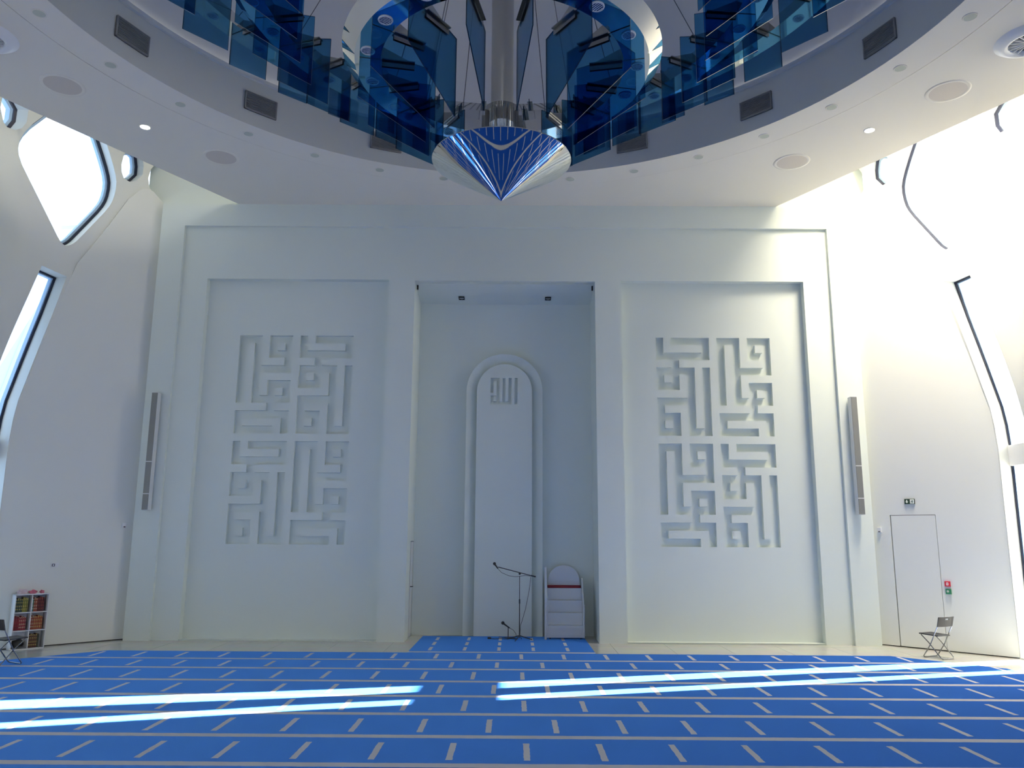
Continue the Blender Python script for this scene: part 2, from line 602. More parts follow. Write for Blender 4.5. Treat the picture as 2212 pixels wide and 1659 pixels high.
mih = thing('prayer_niche_arch', 'tall round arched white surround moulded on the back wall of the central niche', 'arch', (0, 0, 0))
AO, AI, ZS = arch_pts(0.945, 5.88), arch_pts(0.688, 5.88), 5.88
yo, yi = NY - 0.24, NY - 0.02
sb = MB()
n = len(AO)
v = [(x, NY + .01, z) for x, z in AO] + [(x, yo, z) for x, z in AO] + [(x, yi, z) for x, z in AI]
f = [(i, i + 1, n + i + 1, n + i) for i in range(n - 1)] + [(n + i, n + i + 1, 2 * n + i + 1, 2 * n + i) for i in range(n - 1)]
# foot caps
f += [(0, n, 2 * n), (n - 1, 2 * n - 1, 3 * n - 1)]
sb.add(v, f)
sb.build('arch_surround', M['wall_front'], mih, fix=False)

# inner panel carrying the small carved square word
WORD = ["RRR.R.R.R", "R.R.R.R.R", "R.R.R.R.R", "R.R.R.R.R", "R.R.R.R.R", "..R.R.R.R", "RRR.R.R.R", "R.R.R.R.R", "RRRRRRR.R"]
yp = NY - 0.22
wx0, wx1, wz0, wz1 = -0.352, 0.324, 5.545, 6.215


def carved(mb, rows, x0, x1, z0, z1, y, depth):
    """square lettering cut into a slab face at y (towards -y), R = cut away"""
    nr, ncol = len(rows), len(rows[0])
    xs = [x0 + (x1 - x0) * i / ncol for i in range(ncol + 1)]
    zs = [z1 - (z1 - z0) * j / nr for j in range(nr + 1)]
    def cut(i, j):
        return 0 <= i < ncol and 0 <= j < nr and rows[j][i] == 'R'
    for j in range(nr):
        for i in range(ncol):
            yy = y + depth if cut(i, j) else y
            mb.add([(xs[i], yy, zs[j + 1]), (xs[i + 1], yy, zs[j + 1]), (xs[i + 1], yy, zs[j]), (xs[i], yy, zs[j])], [(0, 1, 2, 3)])
    for j in range(nr):
        for i in range(ncol + 1):
            if cut(i, j) != cut(i - 1, j):
                mb.add([(xs[i], y, zs[j]), (xs[i], y, zs[j + 1]), (xs[i], y + depth, zs[j + 1]), (xs[i], y + depth, zs[j])], [(0, 1, 2, 3)])
    for j in range(nr + 1):
        for i in range(ncol):
            if cut(i, j) != cut(i, j - 1):
                mb.add([(xs[i], y, zs[j]), (xs[i + 1], y, zs[j]), (xs[i + 1], y + depth, zs[j]), (xs[i], y + depth, zs[j])], [(0, 1, 2, 3)])


ip = MB()
# face of the panel with a rectangular opening for the word
outer = [Vector((x, z)) for x, z in AI]
hole = [Vector((wx0, wz0)), Vector((wx1, wz0)), Vector((wx1, wz1)), Vector((wx0, wz1))]
vv = outer + hole
ed = [(i, (i + 1) % len(outer)) for i in range(len(outer))] + [(len(outer) + i, len(outer) + (i + 1) % 4) for i in range(4)]
res = delaunay_2d_cdt(vv, ed, [], 0, 1e-6)
pts2, tris = res[0], res[2]
def inside_arch(p):
    if abs(p.x) > 0.688:
        return False
    return p.y < ZS or (p.x ** 2 + (p.y - ZS) ** 2) < 0.688 ** 2
keep = []
for t3 in tris:
    c = (pts2[t3[0]] + pts2[t3[1]] + pts2[t3[2]]) / 3
    if inside_arch(c) and not (wx0 < c.x < wx1 and wz0 < c.y < wz1):
        keep.append(t3)
ip.add([(p.x, yp, p.y) for p in pts2], keep)
ip.add([(x, yp, z) for x, z in AI] + [(x, NY, z) for x, z in AI], [(i, i + 1, n + i + 1, n + i) for i in range(n - 1)])
carved(ip, WORD, wx0, wx1, wz0, wz1, yp, 0.08)
ip.build('carved_panel', M['wall_front'], mih, fix=False)

# --- large square calligraphy carved in the recesses
QX = ["RRR.RRR", "R.R.R.R", "R.R.RRR", "R.R...R", "R.RRRRR", "R.R....", "R.R.RRR", "R.R.R.R", "R.RRRRR", "....R..", "RRRRRRR", "R.....R", "RRRRR.R"]
QY = [r[::-1] for r in QX[::-1]]


def quad(tl, tr, bl, br):
    rows = [a + '.' + b for a, b in zip(tl, tr)]
    rows.append('.' * 15)
    rows += [a + '.' + b for a, b in zip(bl, br)]
    return rows


for sgn, rows, lab in ((-1, quad(QX, QY, QY, QX), 'square calligraphy carved into the white recess left of the niche'),
                       (1, quad(QY, QX, QX, QY), 'square calligraphy carved into the white recess right of the niche')):
    mb = MB()
    r = REL[sgn]
    carved(mb, rows, r[0], r[1], r[2], r[3], DR, 0.105)
    tag(mb.build('calligraphy_relief', M['wall_front'], fix=False), lab, 'wall carving')

# door in the left cheek of the niche
dr = thing('door_2', 'white flush door in the left side of the niche', 'door', (-NX, 19.335, 0), kind='structure')
MB().box(-0.05, -0.004, -0.165, 0.28, 0.01, NDZ - 0.015).build('door_leaf', M['trim_white'], dr)
MB().box(-0.12, -0.10, -0.30, 0.30, 0.0, NDZ + 0.02).build('gap_backing', M['door_gap'], dr)  # black sheet colours in the shade of the door gap
hb = MB().tube([(-0.03, -0.12, 1.15), (0.05, -0.12, 1.15), (0.05, 0.0, 1.15)], 0.009, 8)
hb.build('door_handle', M['black'], dr)

# ------------------------------------------------------------------ chamfer walls
EZ = [0, 4.2, 5.0, 5.4, 6.2, 7.25, 8.0, 8.4, 8.8, 9.6, 10.4, 10.65, 14]
EX = [10.38, 10.38, 10.34, 10.27, 10.14, 9.95, 9.82, 9.74, 9.58, 9.29, 9.02, 8.9, 7.7]


def interp(z, a, b):
    if z <= a[0]:
        return b[0]
    for i in range(len(a) - 1):
        if z <= a[i + 1]:
            t = (z - a[i]) / (a[i + 1] - a[i])
            return b[i] + t * (b[i + 1] - b[i])
    return b[-1]


def edge_x(z):
    return interp(z, EZ, EX)


def wall_x(y, z):
    th = R(interp(z, [5, 8.5], [0, 29.8]))
    return min(10.38, edge_x(z) + math.tan(th) * (CC - edge_x(z) - y) + interp(z, [8.0, 8.4], [0.0, 0.07]))


def chamfer_frame(s):
    """origin at the block corner, u runs away from the front wall, n faces the room"""
    o = Vector((s * 8.41, CC - 8.41, 0))
    u = Vector((s * math.sqrt(.5), -math.sqrt(.5), 0))
    nn = Vector((-s * math.sqrt(.5), -math.sqrt(.5), 0))
    return o, u, nn


def on_chamfer(s, a, z, d=0.0):
    o, u, nn = chamfer_frame(s)
    return o + u * a + nn * d + Vector((0, 0, z))


DS0, DS1, DZ = 0.50, 1.462, 2.86
for s, nm in ((-1, 'wall_front_left'), (1, 'wall_front_right')):
    prof = [(0 - 0.3, 0.02), ((10.38 - 8.41) * 2 ** .5, 0.02)]
    for z in (4.2, 4.6, 5.0, 5.2, 5.4, 5.8, 6.2, 6.7, 7.25, 7.6, 8.0, 8.2, 8.4, 8.6, 8.8, 9.2, 9.6, 10.0, 10.25):
        prof.append(((edge_x(z) - 8.41) * 2 ** .5 - 0.0, z))
    prof += [(0.80, 10.42), (0.72, 10.54), (0.62, 10.62), (0.50, 10.65), (0.38, 10.62), (0.0, 10.30), (-0.3, 10.0)]
    vv = [Vector(p) for p in prof]
    nP = len(vv)
    ed = [(i, (i + 1) % nP) for i in range(nP)]
    if s == 1:
        hole = [Vector((DS0, 0.02)), Vector((DS0, DZ)), Vector((DS1, DZ)), Vector((DS1, 0.02))]
        ed += [(nP, nP + 1), (nP + 1, nP + 2), (nP + 2, nP + 3)]
        vv += hole
    res = delaunay_2d_cdt(vv, ed, [], 0, 1e-6)
    p2, tr = res[0], res[2]

    def pin(p, poly):
        c = False
        j = len(poly) - 1
        for i in range(len(poly)):
            a, b = poly[i], poly[j]
            if (a[1] > p.y) != (b[1] > p.y) and p.x < (b[0] - a[0]) * (p.y - a[1]) / (b[1] - a[1]) + a[0]:
                c = not c
            j = i
        return c
    keep = []
    for t3 in tr:
        c = (p2[t3[0]] + p2[t3[1]] + p2[t3[2]]) / 3
        if pin(c, prof) and not (s == 1 and DS0 < c.x < DS1 and c.y < DZ):
            keep.append(t3)
    mb = MB()
    mb.add([on_chamfer(s, p.x, p.y) for p in p2], keep)
    # thickness along the free edge
    rim = [on_chamfer(s, p[0], p[1]) for p in prof]
    rim2 = [on_chamfer(s, p[0], p[1], -0.10) for p in prof]
    mb.add(rim + rim2, [(i, (i + 1) % nP, nP + (i + 1) % nP, nP + i) for i in range(nP)])
    if s == 1:
        a = [(DS0, 0.02), (DS0, DZ), (DS1, DZ), (DS1, 0.02)]
        q = [on_chamfer(s, *p) for p in a] + [on_chamfer(s, p[0], p[1], -0.08) for p in a]
        mb.add(q, [(0, 1, 5, 4), (1, 2, 6, 5), (2, 3, 7, 6)])
    struct(mb.build(nm, M['wall'], fix=False))
    # dark strip coloured as the shade in the gap under the wall
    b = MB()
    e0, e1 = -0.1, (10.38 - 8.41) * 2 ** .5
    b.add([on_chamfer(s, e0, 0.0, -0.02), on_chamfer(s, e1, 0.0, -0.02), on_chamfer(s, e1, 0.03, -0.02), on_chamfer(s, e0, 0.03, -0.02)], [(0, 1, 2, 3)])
    struct(b.build('shade_strip_left' if s < 0 else 'shade_strip_right', M['door_gap'], fix=False))

# flush door in the right chamfer wall
o_, u_, n_ = chamfer_frame(1)
dt = thing('door_1', 'tall white flush door with a thin dark outline in the angled right wall', 'door', (0, 0, 0), kind='structure')
mb = MB()
mb.prism([(DS0 + .022, .025), (DS1 - .010, .025), (DS1 - .010, DZ - .014), (DS0 + .022, DZ - .014)], lambda a, b, d: on_chamfer(1, a, b, d), -0.05, -0.002)
mb.build('door_leaf', M['wall'], dt)
mb = MB()
mb.prism([(DS0 - .05, 0.0), (DS1 + .05, 0.0), (DS1 + .05, DZ + .05), (DS0 - .05, DZ + .05)], lambda a, b, d: on_chamfer(1, a, b, d), -0.12, -0.085)
mb.build('door_backing', M['door_gap'], dt)

# ------------------------------------------------------------------ side walls with windows
SLIT1 = [(15.60, .03), (15.60, 4.6), (15.74, 5.3), (15.935, 5.95), (16.055, 6.35), (16.16, 6.7), (16.37, 7.4), (16.58, 8.10),
         (17.10, 8.02), (17.02, 7.5), (16.96, 7.1), (16.86, 6.5), (16.78, 6.0), (16.70, 5.5), (16.64, 5.1), (16.60, 4.7), (16.59, 4.2), (16.59, .03)]
SLIT2 = [(15.05, .03), (15.04, 4.8), (14.85, 6.25), (14.90, 6.35), (15.28, 6.35), (15.52, 4.95), (15.565, 4.5), (15.565, .03)]
KITE = [(16.86, 8.66), (16.95, 8.69), (17.04, 8.79), (17.11, 8.93), (17.30, 9.36), (17.51, 9.83), (17.57, 10.09), (17.56, 10.43), (17.44, 10.73), (17.18, 11.19),
        (16.62, 12.10), (16.45, 12.2), (16.28, 12.10), (15.93, 11.42), (15.63, 10.85), (15.56, 10.43), (15.66, 10.16), (15.97, 9.75), (16.55, 9.0), (16.75, 8.74)]
OCT1 = [(17.66, 10.66), (17.58, 10.78), (17.535, 10.95), (17.53, 11.19), (17.60, 11.38), (17.78, 11.46), (17.92, 11.38), (18.0, 11.14), (18.03, 10.93), (17.93, 10.73), (17.8, 10.63)]
OCT2 = [(18.28, 10.95), (18.29, 11.2), (18.36, 11.36), (18.6, 11.45), (18.75, 11.3), (18.75, 10.9), (18.6, 10.62), (18.46, 10.66), (18.36, 10.74)]
OCT0 = [(15.03, 10.66), (15.16, 10.62), (15.41, 10.69), (15.55, 10.81), (15.60, 10.98), (15.57, 11.25), (15.42, 11.42), (15.2, 11.5), (15.0, 11.42), (14.9, 11.2), (14.88, 10.9)]
TINY = [(18.09, 11.26), (18.04, 11.36), (18.07, 11.5), (18.16, 11.52), (18.21, 11.38), (18.15, 11.3)]


def chaikin(p, keep=()):
    out = []
    m = len(p)
    for i in range(m):
        a, b = Vector(p[i]), Vector(p[(i + 1) % m])
        out.append(tuple(a.lerp(b, .25)))
        out.append(tuple(a.lerp(b, .75)))
    return out


def mir(h):
    return [(2 * CY - y, z) for y, z in h][::-1]


KITE, OCT1, OCT0, TINY = [[(y + .11, z + .05) for y, z in h] for h in (KITE, OCT1, OCT0, TINY)]
KITE = chaikin(KITE)
HOLES = [('slit', SLIT1), ('slit2', SLIT2), ('kite', KITE), ('oct', OCT1), ('oct', OCT2), ('oct', OCT0), ('oct', TINY)]
HOLES += [('slit', mir(SLIT1)), ('kite', mir(KITE)), ('kite', [(y - 5.2, z) for y, z in KITE])]


def inset(poly, d):
    m = len(poly)
    area = sum(poly[i][0] * poly[(i + 1) % m][1] - poly[(i + 1) % m][0] * poly[i][1] for i in range(m))
    sg = 1 if area > 0 else -1
    out = []
    for i in range(m):
        p0, p1, p2_ = Vector(poly[i - 1]), Vector(poly[i]), Vector(poly[(i + 1) % m])
        e1, e2 = (p1 - p0).normalized(), (p2_ - p1).normalized()
        n1, n2 = Vector((-e1.y, e1.x)) * sg, Vector((-e2.y, e2.x)) * sg
        b = (n1 + n2)
        b = b / max(b.length_squared / 2, 0.5)
        out.append(tuple(p1 + b * d))
    return out


def local_normal(h):
    cy = sum(p[0] for p in h) / len(h)
    cz = sum(p[1] for p in h) / len(h)
    e = 0.15
    dy = (wall_x(cy + e, cz) - wall_x(cy - e, cz)) / (2 * e)
    dz = (wall_x(cy, cz + e) - wall_x(cy, cz - e)) / (2 * e)
    return Vector((1, -dy, -dz)).normalized()      # outward


wi = 0
for s, nm in ((-1, 'wall_left'), (1, 'wall_right')):
    outer = [(YB, 0.0), (CC - 10.38, 0.0)]
    for z in (4.2, 4.6, 5.0, 5.2, 5.4, 5.8, 6.2, 6.7, 7.25, 7.6, 8.0, 8.2, 8.4, 8.8, 9.2, 9.6):
        outer.append((CC - edge_x(z) + (0.12 if z > 8.1 else 0.02), z))
    outer += [(19.0, 9.6), (19.0, 13.5), (YB, 13.5)]
    vv = [Vector(p) for p in outer]
    ed = [(i, (i + 1) % len(outer)) for i in range(len(outer))]
    for kind, h in HOLES:
        k = len(vv)
        vv += [Vector(p) for p in h]
        ed += [(k + i, k + (i + 1) % len(h)) for i in range(len(h))]
    # interior points so that the folded surface is followed
    gy = 9.0
    while gy < 18.9:
        gz = 4.8
        while gz < 13.4:
            p = Vector((gy + 0.013, gz + 0.011))
            if pin(p, outer) and not any(pin(p, h) for _, h in HOLES):
                vv.append(p)
            gz += 0.3
        gy += 0.3
    res = delaunay_2d_cdt(vv, ed, [], 0, 1e-6)
    p2, tr = res[0], res[2]
    keep = []
    for t3 in tr:
        c = (p2[t3[0]] + p2[t3[1]] + p2[t3[2]]) / 3
        if pin(c, outer) and not any(pin(c, h) for _, h in HOLES):
            keep.append(t3)
    mb = MB()
    mb.add([(s * wall_x(p.x, p.y), p.x, p.y) for p in p2], keep)
    ob = mb.build(nm, M['wall'], smooth=True, fix=False)
    struct(ob)
    # reveals as a separate flat mesh joined below
    rv = MB()
    for kind, h in HOLES:
        slit = kind.startswith('slit')
        nn = Vector((1, 0.3, 0)) if slit else local_normal(h)
        dep = 0.34 if slit else 0.30
        a = [Vector((wall_x(y, z), y, z)) for y, z in h]
        b = [p + nn * dep for p in a]
        m = len(h)
        def sx(p):
            return (s * p.x, p.y, p.z)
        rv.add([sx(p) for p in a] + [sx(p) for p in b], [(i, (i + 1) % m, m + (i + 1) % m, m + i) for i in range(m)])
        if h[0][0] < 8.0 and kind != 'kite':
            pass
        wi += 1
        lab = None
        w = thing('window_%d' % wi, 'window opening in the side wall', 'window', (0, 0, 0), kind='structure')

        def ring(h0, h1, d0, d1):
            """frame between outline h0 and inset h1, from depth d0 to d1"""
            A0 = [Vector((wall_x(y, z), y, z)) for y, z in h0]
            A1 = []
            for (y, z), q0, hh in zip(h1, A0, h0):
                A1.append(Vector((q0.x + (wall_x(y, z) - wall_x(hh[0], hh[1])), y, z)))
            v = [sx(p + nn * d0) for p in A0] + [sx(p + nn * d0) for p in A1] + [sx(p + nn * d1) for p in A1] + [sx(p + nn * d1) for p in A0]
            f = []
            for i in range(m):
                j = (i + 1) % m
                f += [(i, j, m + j, m + i), (m + i, m + j, 2 * m + j, 2 * m + i), (2 * m + i, 2 * m + j, 3 * m + j, 3 * m + i)]
            return v, f, A1
        i1 = inset(h, 0.05 if not slit else 0.04)
        i2 = inset(i1, 0.05 if not slit else 0.025)
        v, f, A1 = ring(h, i1, dep - 0.06, dep)
        MB().add(v, f).build('window_frame', M['frame_dark'], w)
        v, f, A2 = ring(i1, i2, dep - 0.03, dep + 0.07)
        MB().add(v, f).build('window_sash', M['sash'], w)
        link('window_glass', [sx(p + nn * (dep + 0.05)) for p in A1], [tuple(range(m))], M['pane'], w)
        if slit:
            ys = [p[0] for p in h if p[1] < 5]
            if h[0][0] > 10 or True:
                MB().box(*sorted((s * (10.38 + dep - .10), s * (10.38 + dep + .06))), min(ys), max(ys) + .08, 3.85, 4.28).build('transom', M['trim_white'], w)
        # sky portal just outside the pane
        cy_ = (min(p[0] for p in h) + max(p[0] for p in h)) / 2
        cz_ = (min(p[1] for p in h) + max(p[1] for p in h)) / 2
        if kind != 'oct':
            c = Vector((wall_x(cy_, cz_), cy_, cz_)) + nn * (dep + 0.35)
            portal(sx(c), (-s * nn.x, -nn.y, -nn.z), max(p[0] for p in h) - min(p[0] for p in h) + .7, max(p[1] for p in h) - min(p[1] for p in h) + .6)
    struct(rv.build('wall_left_reveals' if s < 0 else 'wall_right_reveals', M['wall'], fix=False))

# unseen fin added outside the right slit window, splits the sunlight in two bands
tag(MB().prism([(15.66, 0), (16.20, 0), (16.20, 5.0), (16.62, 8.3), (15.66, 8.3)], lambda a, b, d: (d, a, b), 10.98, 11.06).build('sun_split_fin', M['trim_white']), None, None)
bpy.data.objects['sun_split_fin'].name = 'added_sun_fin'
bpy.data.objects['added_sun_fin']['kind'] = 'structure'

# rear wall, with an unseen window added to light the front wall
rw = MB()
GXW, GZ0, GZ1 = 1.7, 3.4, 7.6
v, f = grid_face([-12.5, -GXW, GXW, 12.5], [0, GZ0, GZ1, 13.6], YB, [(-GXW, GXW, GZ0, GZ1)])
rw.add(v, f)
struct(rw.build('wall_back', M['wall'], fix=False))
portal((0, YB - 0.2, (GZ0 + GZ1) / 2), (0, 1, 0), GXW * 2, GZ1 - GZ0)
ww = thing('window_%d' % (wi + 1), 'unseen glazed opening added in the rear wall to light the front wall', 'window', (0, YB, 0), kind='structure')
b = MB()
for i in range(9):
    x = -GXW + GXW * 2 * i / 8
    b.box(x - .04, x + .04, -0.1, 0.0, GZ0, GZ1)
b.build('window_frame', M['frame_dark'], ww)
link('window_glass', [(-GXW, -0.05, GZ0), (GXW, -0.05, GZ0), (GXW, -0.05, GZ1), (-GXW, -0.05, GZ1)], [(0, 1, 2, 3)], M['pane'], ww)

# ------------------------------------------------------------------ ceiling, soffit ring, drum, dome, roof
def plate_with_hole(name, outline, rad, z, thick, material, n=128):
    """flat slab with a round hole centred under the dome"""
    vv = [Vector(p) for p in outline]
    ed = [(i, (i + 1) % len(vv)) for i in range(len(vv))]
    k = len(vv)
    circ = [(CX + rad * math.sin(2 * PI * i / n), CY + rad * math.cos(2 * PI * i / n)) for i in range(n)]
    vv += [Vector(p) for p in circ]
    ed += [(k + i, k + (i + 1) % n) for i in range(n)]
    res = delaunay_2d_cdt(vv, ed, [], 0, 1e-6)
    p2, tr = res[0], res[2]
    keep = [t for t in tr if pin((p2[t[0]] + p2[t[1]] + p2[t[2]]) / 3, outline) and ((p2[t[0]] + p2[t[1]] + p2[t[2]]) / 3 - Vector((CX, CY))).length > rad * 0.9999]
    keep = [t for t in keep if not all(abs((p2[i] - Vector((CX, CY))).length - rad) < 1e-3 for i in t)]
    mb = MB()
    mb.add([(p.x, p.y, z) for p in p2], keep)
    mb.add([(p.x, p.y, z + thick) for p in p2], keep)
    m = len(outline)
    mb.add([(x, y, z) for x, y in outline] + [(x, y, z + thick) for x, y in outline], [(i, (i + 1) % m, m + (i + 1) % m, m + i) for i in range(m)])
    mb.add([(x, y, z) for x, y in circ] + [(x, y, z + thick) for x, y in circ], [(i, (i + 1) % n, n + (i + 1) % n, n + i) for i in range(n)])
    return struct(mb.build(name, material, fix=False))


tn = math.tan(R(29.4))
ye = 11.2
xe = 6.62 + tn * (D - ye)
ceil_out = [(-6.55, 18.34), (6.62, 18.34), (xe, ye), (10.36, ye - 0.9), (10.36, YB), (-10.36, YB), (-10.36, ye - 0.9), (-xe, ye)]
plate_with_hole('ceiling', ceil_out, 7.72, ZC, 0.22, M['ceiling'])
sf = MB().lathe([(7.0, ZC - 0.012), (7.69, ZC - 0.012), (7.69, ZC + 0.03), (7.72, ZC + 0.03), (7.72, ZC + .2)], 160, (CX, CY, 0))
struct(sf.build('trim_1', M['ceiling'], smooth='auto'))
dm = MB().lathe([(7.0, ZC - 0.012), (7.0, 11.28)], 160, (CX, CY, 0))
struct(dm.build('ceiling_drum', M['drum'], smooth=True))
lg = MB().lathe([(7.0, 11.25), (6.93, 11.25), (6.91, 11.31), (6.93, 11.31), (6.94, 11.275), (7.0, 11.275)], 128, (CX, CY, 0))
struct(lg.build('trim_2', M['drum'], smooth='auto'))
M['cove'] = mat('dome_fill_glow', (1, 1, 1), 0.5, emis=(0.95, 0.96, 1.0), estr=4.5, noise=0.001)  # glowing strip added at the drum top to brighten the dome
cvs = MB().lathe([(6.985, 11.285), (6.945, 11.285)], 96, (CX, CY, 0))
struct(cvs.build('dome_fill_strip', M['cove'], fix=False))
prof = [(7.0, 11.28)] + [(7.0 * math.cos(a), 11.28 + 4.6 * math.sin(a)) for a in [R(3 * k) for k in range(1, 30)]] + [(0.02, 15.88)]
dd = MB().lathe(prof, 128, (CX, CY, 0))
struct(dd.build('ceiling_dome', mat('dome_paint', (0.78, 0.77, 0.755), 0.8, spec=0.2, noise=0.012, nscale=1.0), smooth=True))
plate_with_hole('roof', [(-13, YB - .3), (13, YB - .3), (13, 20.5), (-13, 20.5)], 6.98, 13.5, 0.2, M['ceiling'])
struct(MB().add([(-12.5, YB, 13.5), (-10.0, YB, 13.5), (-10, YB, 0), (-12.5, YB, 0)], [(0, 1, 2, 3)]).build('wall_back_left', M['wall'], fix=False))

# ------------------------------------------------------------------ carpet
cp = [(-7.95, 16.78), (7.86, 16.78), (9.33, 15.32), (9.33, YB + .5), (-9.33, YB + .5), (-9.33, 15.38)]
tag(MB().prism(cp, lambda a, b, d: (a, b, d), 0.0005, 0.014).build('prayer_carpet', M['carpet']),
    'vast royal blue prayer carpet with white row lines and short white marks', 'carpet')
tag(MB().prism([(-1.89, 16.782), (1.93, 16.782), (1.91, 19.44), (-1.87, 19.44)], lambda a, b, d: (a, b, d), 0.0005, 0.014).build('niche_carpet', M['rug']),
    'small blue carpet with white marks running into the central niche', 'carpet')

# ------------------------------------------------------------------ chandelier
def spot_lens_material():
    m = bpy.data.materials.new('painted_spot_reflections')
    m.use_nodes = True
    t = m.node_tree
    b = t.nodes['Principled BSDF']
    b.inputs['Roughness'].default_value = 0.25
    tc = t.nodes.new('ShaderNodeTexCoord')
    wv = t.nodes.new('ShaderNodeTexWave')  # navy and white stripes paint in the reflections of the chrome
    wv.inputs['Scale'].default_value = 12
    wv.inputs['Distortion'].default_value = 3.5
    wv.inputs['Detail Scale'].default_value = 14
    t.links.new(tc.outputs['Object'], wv.inputs['Vector'])
    rp_ = t.nodes.new('ShaderNodeValToRGB')
    rp_.color_ramp.elements[0].position = 0.45
    rp_.color_ramp.elements[0].color = (0.01, 0.02, 0.08, 1)
    rp_.color_ramp.elements[1].position = 0.62
    rp_.color_ramp.elements[1].color = (0.9, 0.92, 0.95, 1)
    t.links.new(wv.outputs['Fac'], rp_.inputs[0])
    t.links.new(rp_.outputs[0], b.inputs['Base Color'])
    return m


M['spot_lens'] = spot_lens_material()
ch = thing('chandelier', 'huge tiered chandelier of blue glass plates on mirrored rings under the dome', 'chandelier', (CX + 0.02, CY, 6.6))
Z0 = 6.6
# mirrored cone, slightly bulged near the rim
b = MB().lathe([(0.003, 0.0), (0.25, 0.146), (0.50, 0.294), (0.70, 0.415), (0.85, 0.510), (0.902, 0.545), (0.902, 0.555), (0.5, 0.56), (0.23, 0.56)], 128)
b.build('mirror_cone', M['mirror'], ch, smooth='auto')
b = MB().lathe([(0.225, 0.56), (0.225, 1.28), (0.15, 1.285)], 64)
b.build('mirror_collar', M['mirror'], ch, smooth='auto')
b = MB().lathe([(0.148, 1.27), (0.148, 9.1)], 64)
b.build('column', M['satin'], ch, smooth=True)
for i in range(10):
    a = 2 * PI * (i + .5) / 10
    d = Vector((math.sin(a), math.cos(a), 0))
    MB().obox(d * 0.245 + Vector((0, 0, .9)), d, d.cross(Vector((0, 0, 1))), (0, 0, 1), .02, .004, .30).build('collar_fin', M['bracket'], ch)
TIERS = [(8.40, 1.77, 16, 6.0, 11.2), (9.50, 3.42, 32, 1.0, 6.6), (10.65, 5.16, 32, -0.1, 5.6)]
CABLE_TOP = 14.2 - Z0
for ti, (tz, tl, tn_, la, fa) in enumerate(TIERS):
    z = tz - Z0
    ri, ro = tl - .17, tl + .16
    MB().lathe([(ri, z), (ro, z), (ro + .165, z + .17), (ro + .13, z + .20), (ri, z + .20)], 160, close=True).build('mirror_ring', M['mirror'], ch, smooth='auto')
    step = 360.0 / tn_
    # one glass plate with its clamp, one spot, one cable - then copies
    gi, go = tl - .78, tl + .095
    outl = [(gi, z - 1.09), (go, z - .55), (go, z - .004), (gi + .2, z - .004), (gi, z - .05)]
    mesh_p = None
    first = None
    for k in range(tn_):
        ang = R(fa + step * (k + (0 if tn_ == 16 else 0)))
        if first is None:
            m = len(outl)
            vv = [(0.006, r, zz) for r, zz in outl] + [(-0.006, r, zz) for r, zz in outl]
            ff = [tuple(range(m)), tuple(range(m, 2 * m))[::-1]] + [(i, m + i, m + (i + 1) % m, (i + 1) % m) for i in range(m)]
            first = link('glass_plate', vv, ff, M['blue'], ch, mats=[M['blue'], M['edge']], fmat=[0, 0] + [1] * m)
            br = MB()
            for sx_ in (-1, 1):
                br.box(min(sx_ * .012, sx_ * .018), max(sx_ * .012, sx_ * .018), gi + .17, tl - .19, z - .10, z - .03)
            br.box(-.05, .05, gi + .17, tl - .19, z - .022, z - .008)
            clamp = br.build('clamp', M['bracket'], first)
            gs = MB().add([(-.004, gi + .2, z), (-.004, ri, z), (-.004, ri, z + .19), (.004, gi + .2, z), (.004, ri, z), (.004, ri, z + .19)],
                          [(0, 1, 2), (3, 5, 4), (0, 3, 4, 1), (1, 4, 5, 2), (2, 5, 3, 0)])
            arm = gs.build('support_arm', M['satin'], first)
            first.rotation_euler = (0, 0, -ang)
        else:
            c = first.copy()
            COL.objects.link(c)
            c.rotation_euler = (0, 0, -ang)
            for sub in (clamp, arm):
                q = sub.copy()
                COL.objects.link(q)
                q.parent = c
    spot = None
    for k in range(tn_):
        ang = R(la + step * k)
        if spot is None:
            b = MB().lathe([(.072, -.004), (.075, -.012), (.088, -.012), (.092, -.001)], 24, (0, tl, z))
            spot = b.build('spot_rim', M['trim_white'], ch, smooth=True)
            b = MB().lathe([(.073, -.006), (.04, -.003), (.0, -.0025)], 24, (0, tl, z))
            lens = b.build('spot_lens', M['spot_lens'], spot, smooth=True)
            spot.rotation_euler = (0, 0, -ang)
        else:
            c = spot.copy()
            COL.objects.link(c)
            c.rotation_euler = (0, 0, -ang)
            q = lens.copy()
            COL.objects.link(q)
            q.parent = c
    cab = None
    for k in range(8):
        ang = R(fa + step * .5 + 45 * k + 8 * ti)
        if cab is None:
            cab = MB().tube([(0, .15, CABLE_TOP), (0, tl - .1, z + .2)], .006, 6).build('cable', M['cable'], ch)
            cab.rotation_euler = (0, 0, -ang)
        else:
            c = cab.copy()
            COL.objects.link(c)
            c.rotation_euler = (0, 0, -ang)

# ------------------------------------------------------------------ fittings on the ceiling
ORD = ['leftmost', 'second from left', 'third from left', 'fourth from left', 'fifth from left', 'sixth from left', 'seventh from left']
ORDR = ['rightmost', 'second from right', 'third from right', 'fourth from right', 'fifth from right', 'sixth from right', 'seventh from right']


def disc_light(name, label, cat, x, y, r, lens, group, lit=False):
    t = thing(name, label, cat, (x, y, ZC - 0.012 if group and 'frosted' in group else ZC), group=group)
    MB().lathe([(r * .93, -.006), (r, -.010), (r * 1.12, -.006), (r * 1.13, 0.0)], 32).build('trim_ring', M['ceiling'], t, smooth=True)
    MB().lathe([(r * .94, -.005), (r * .6, -.008), (0.001, -.009)], 32).build('lens', lens, t, smooth=True)
    return t


def arc_pos(k):
    a = R(11.25 * k)
    return CX + 7.36 * math.sin(a), CY + 7.36 * math.cos(a)


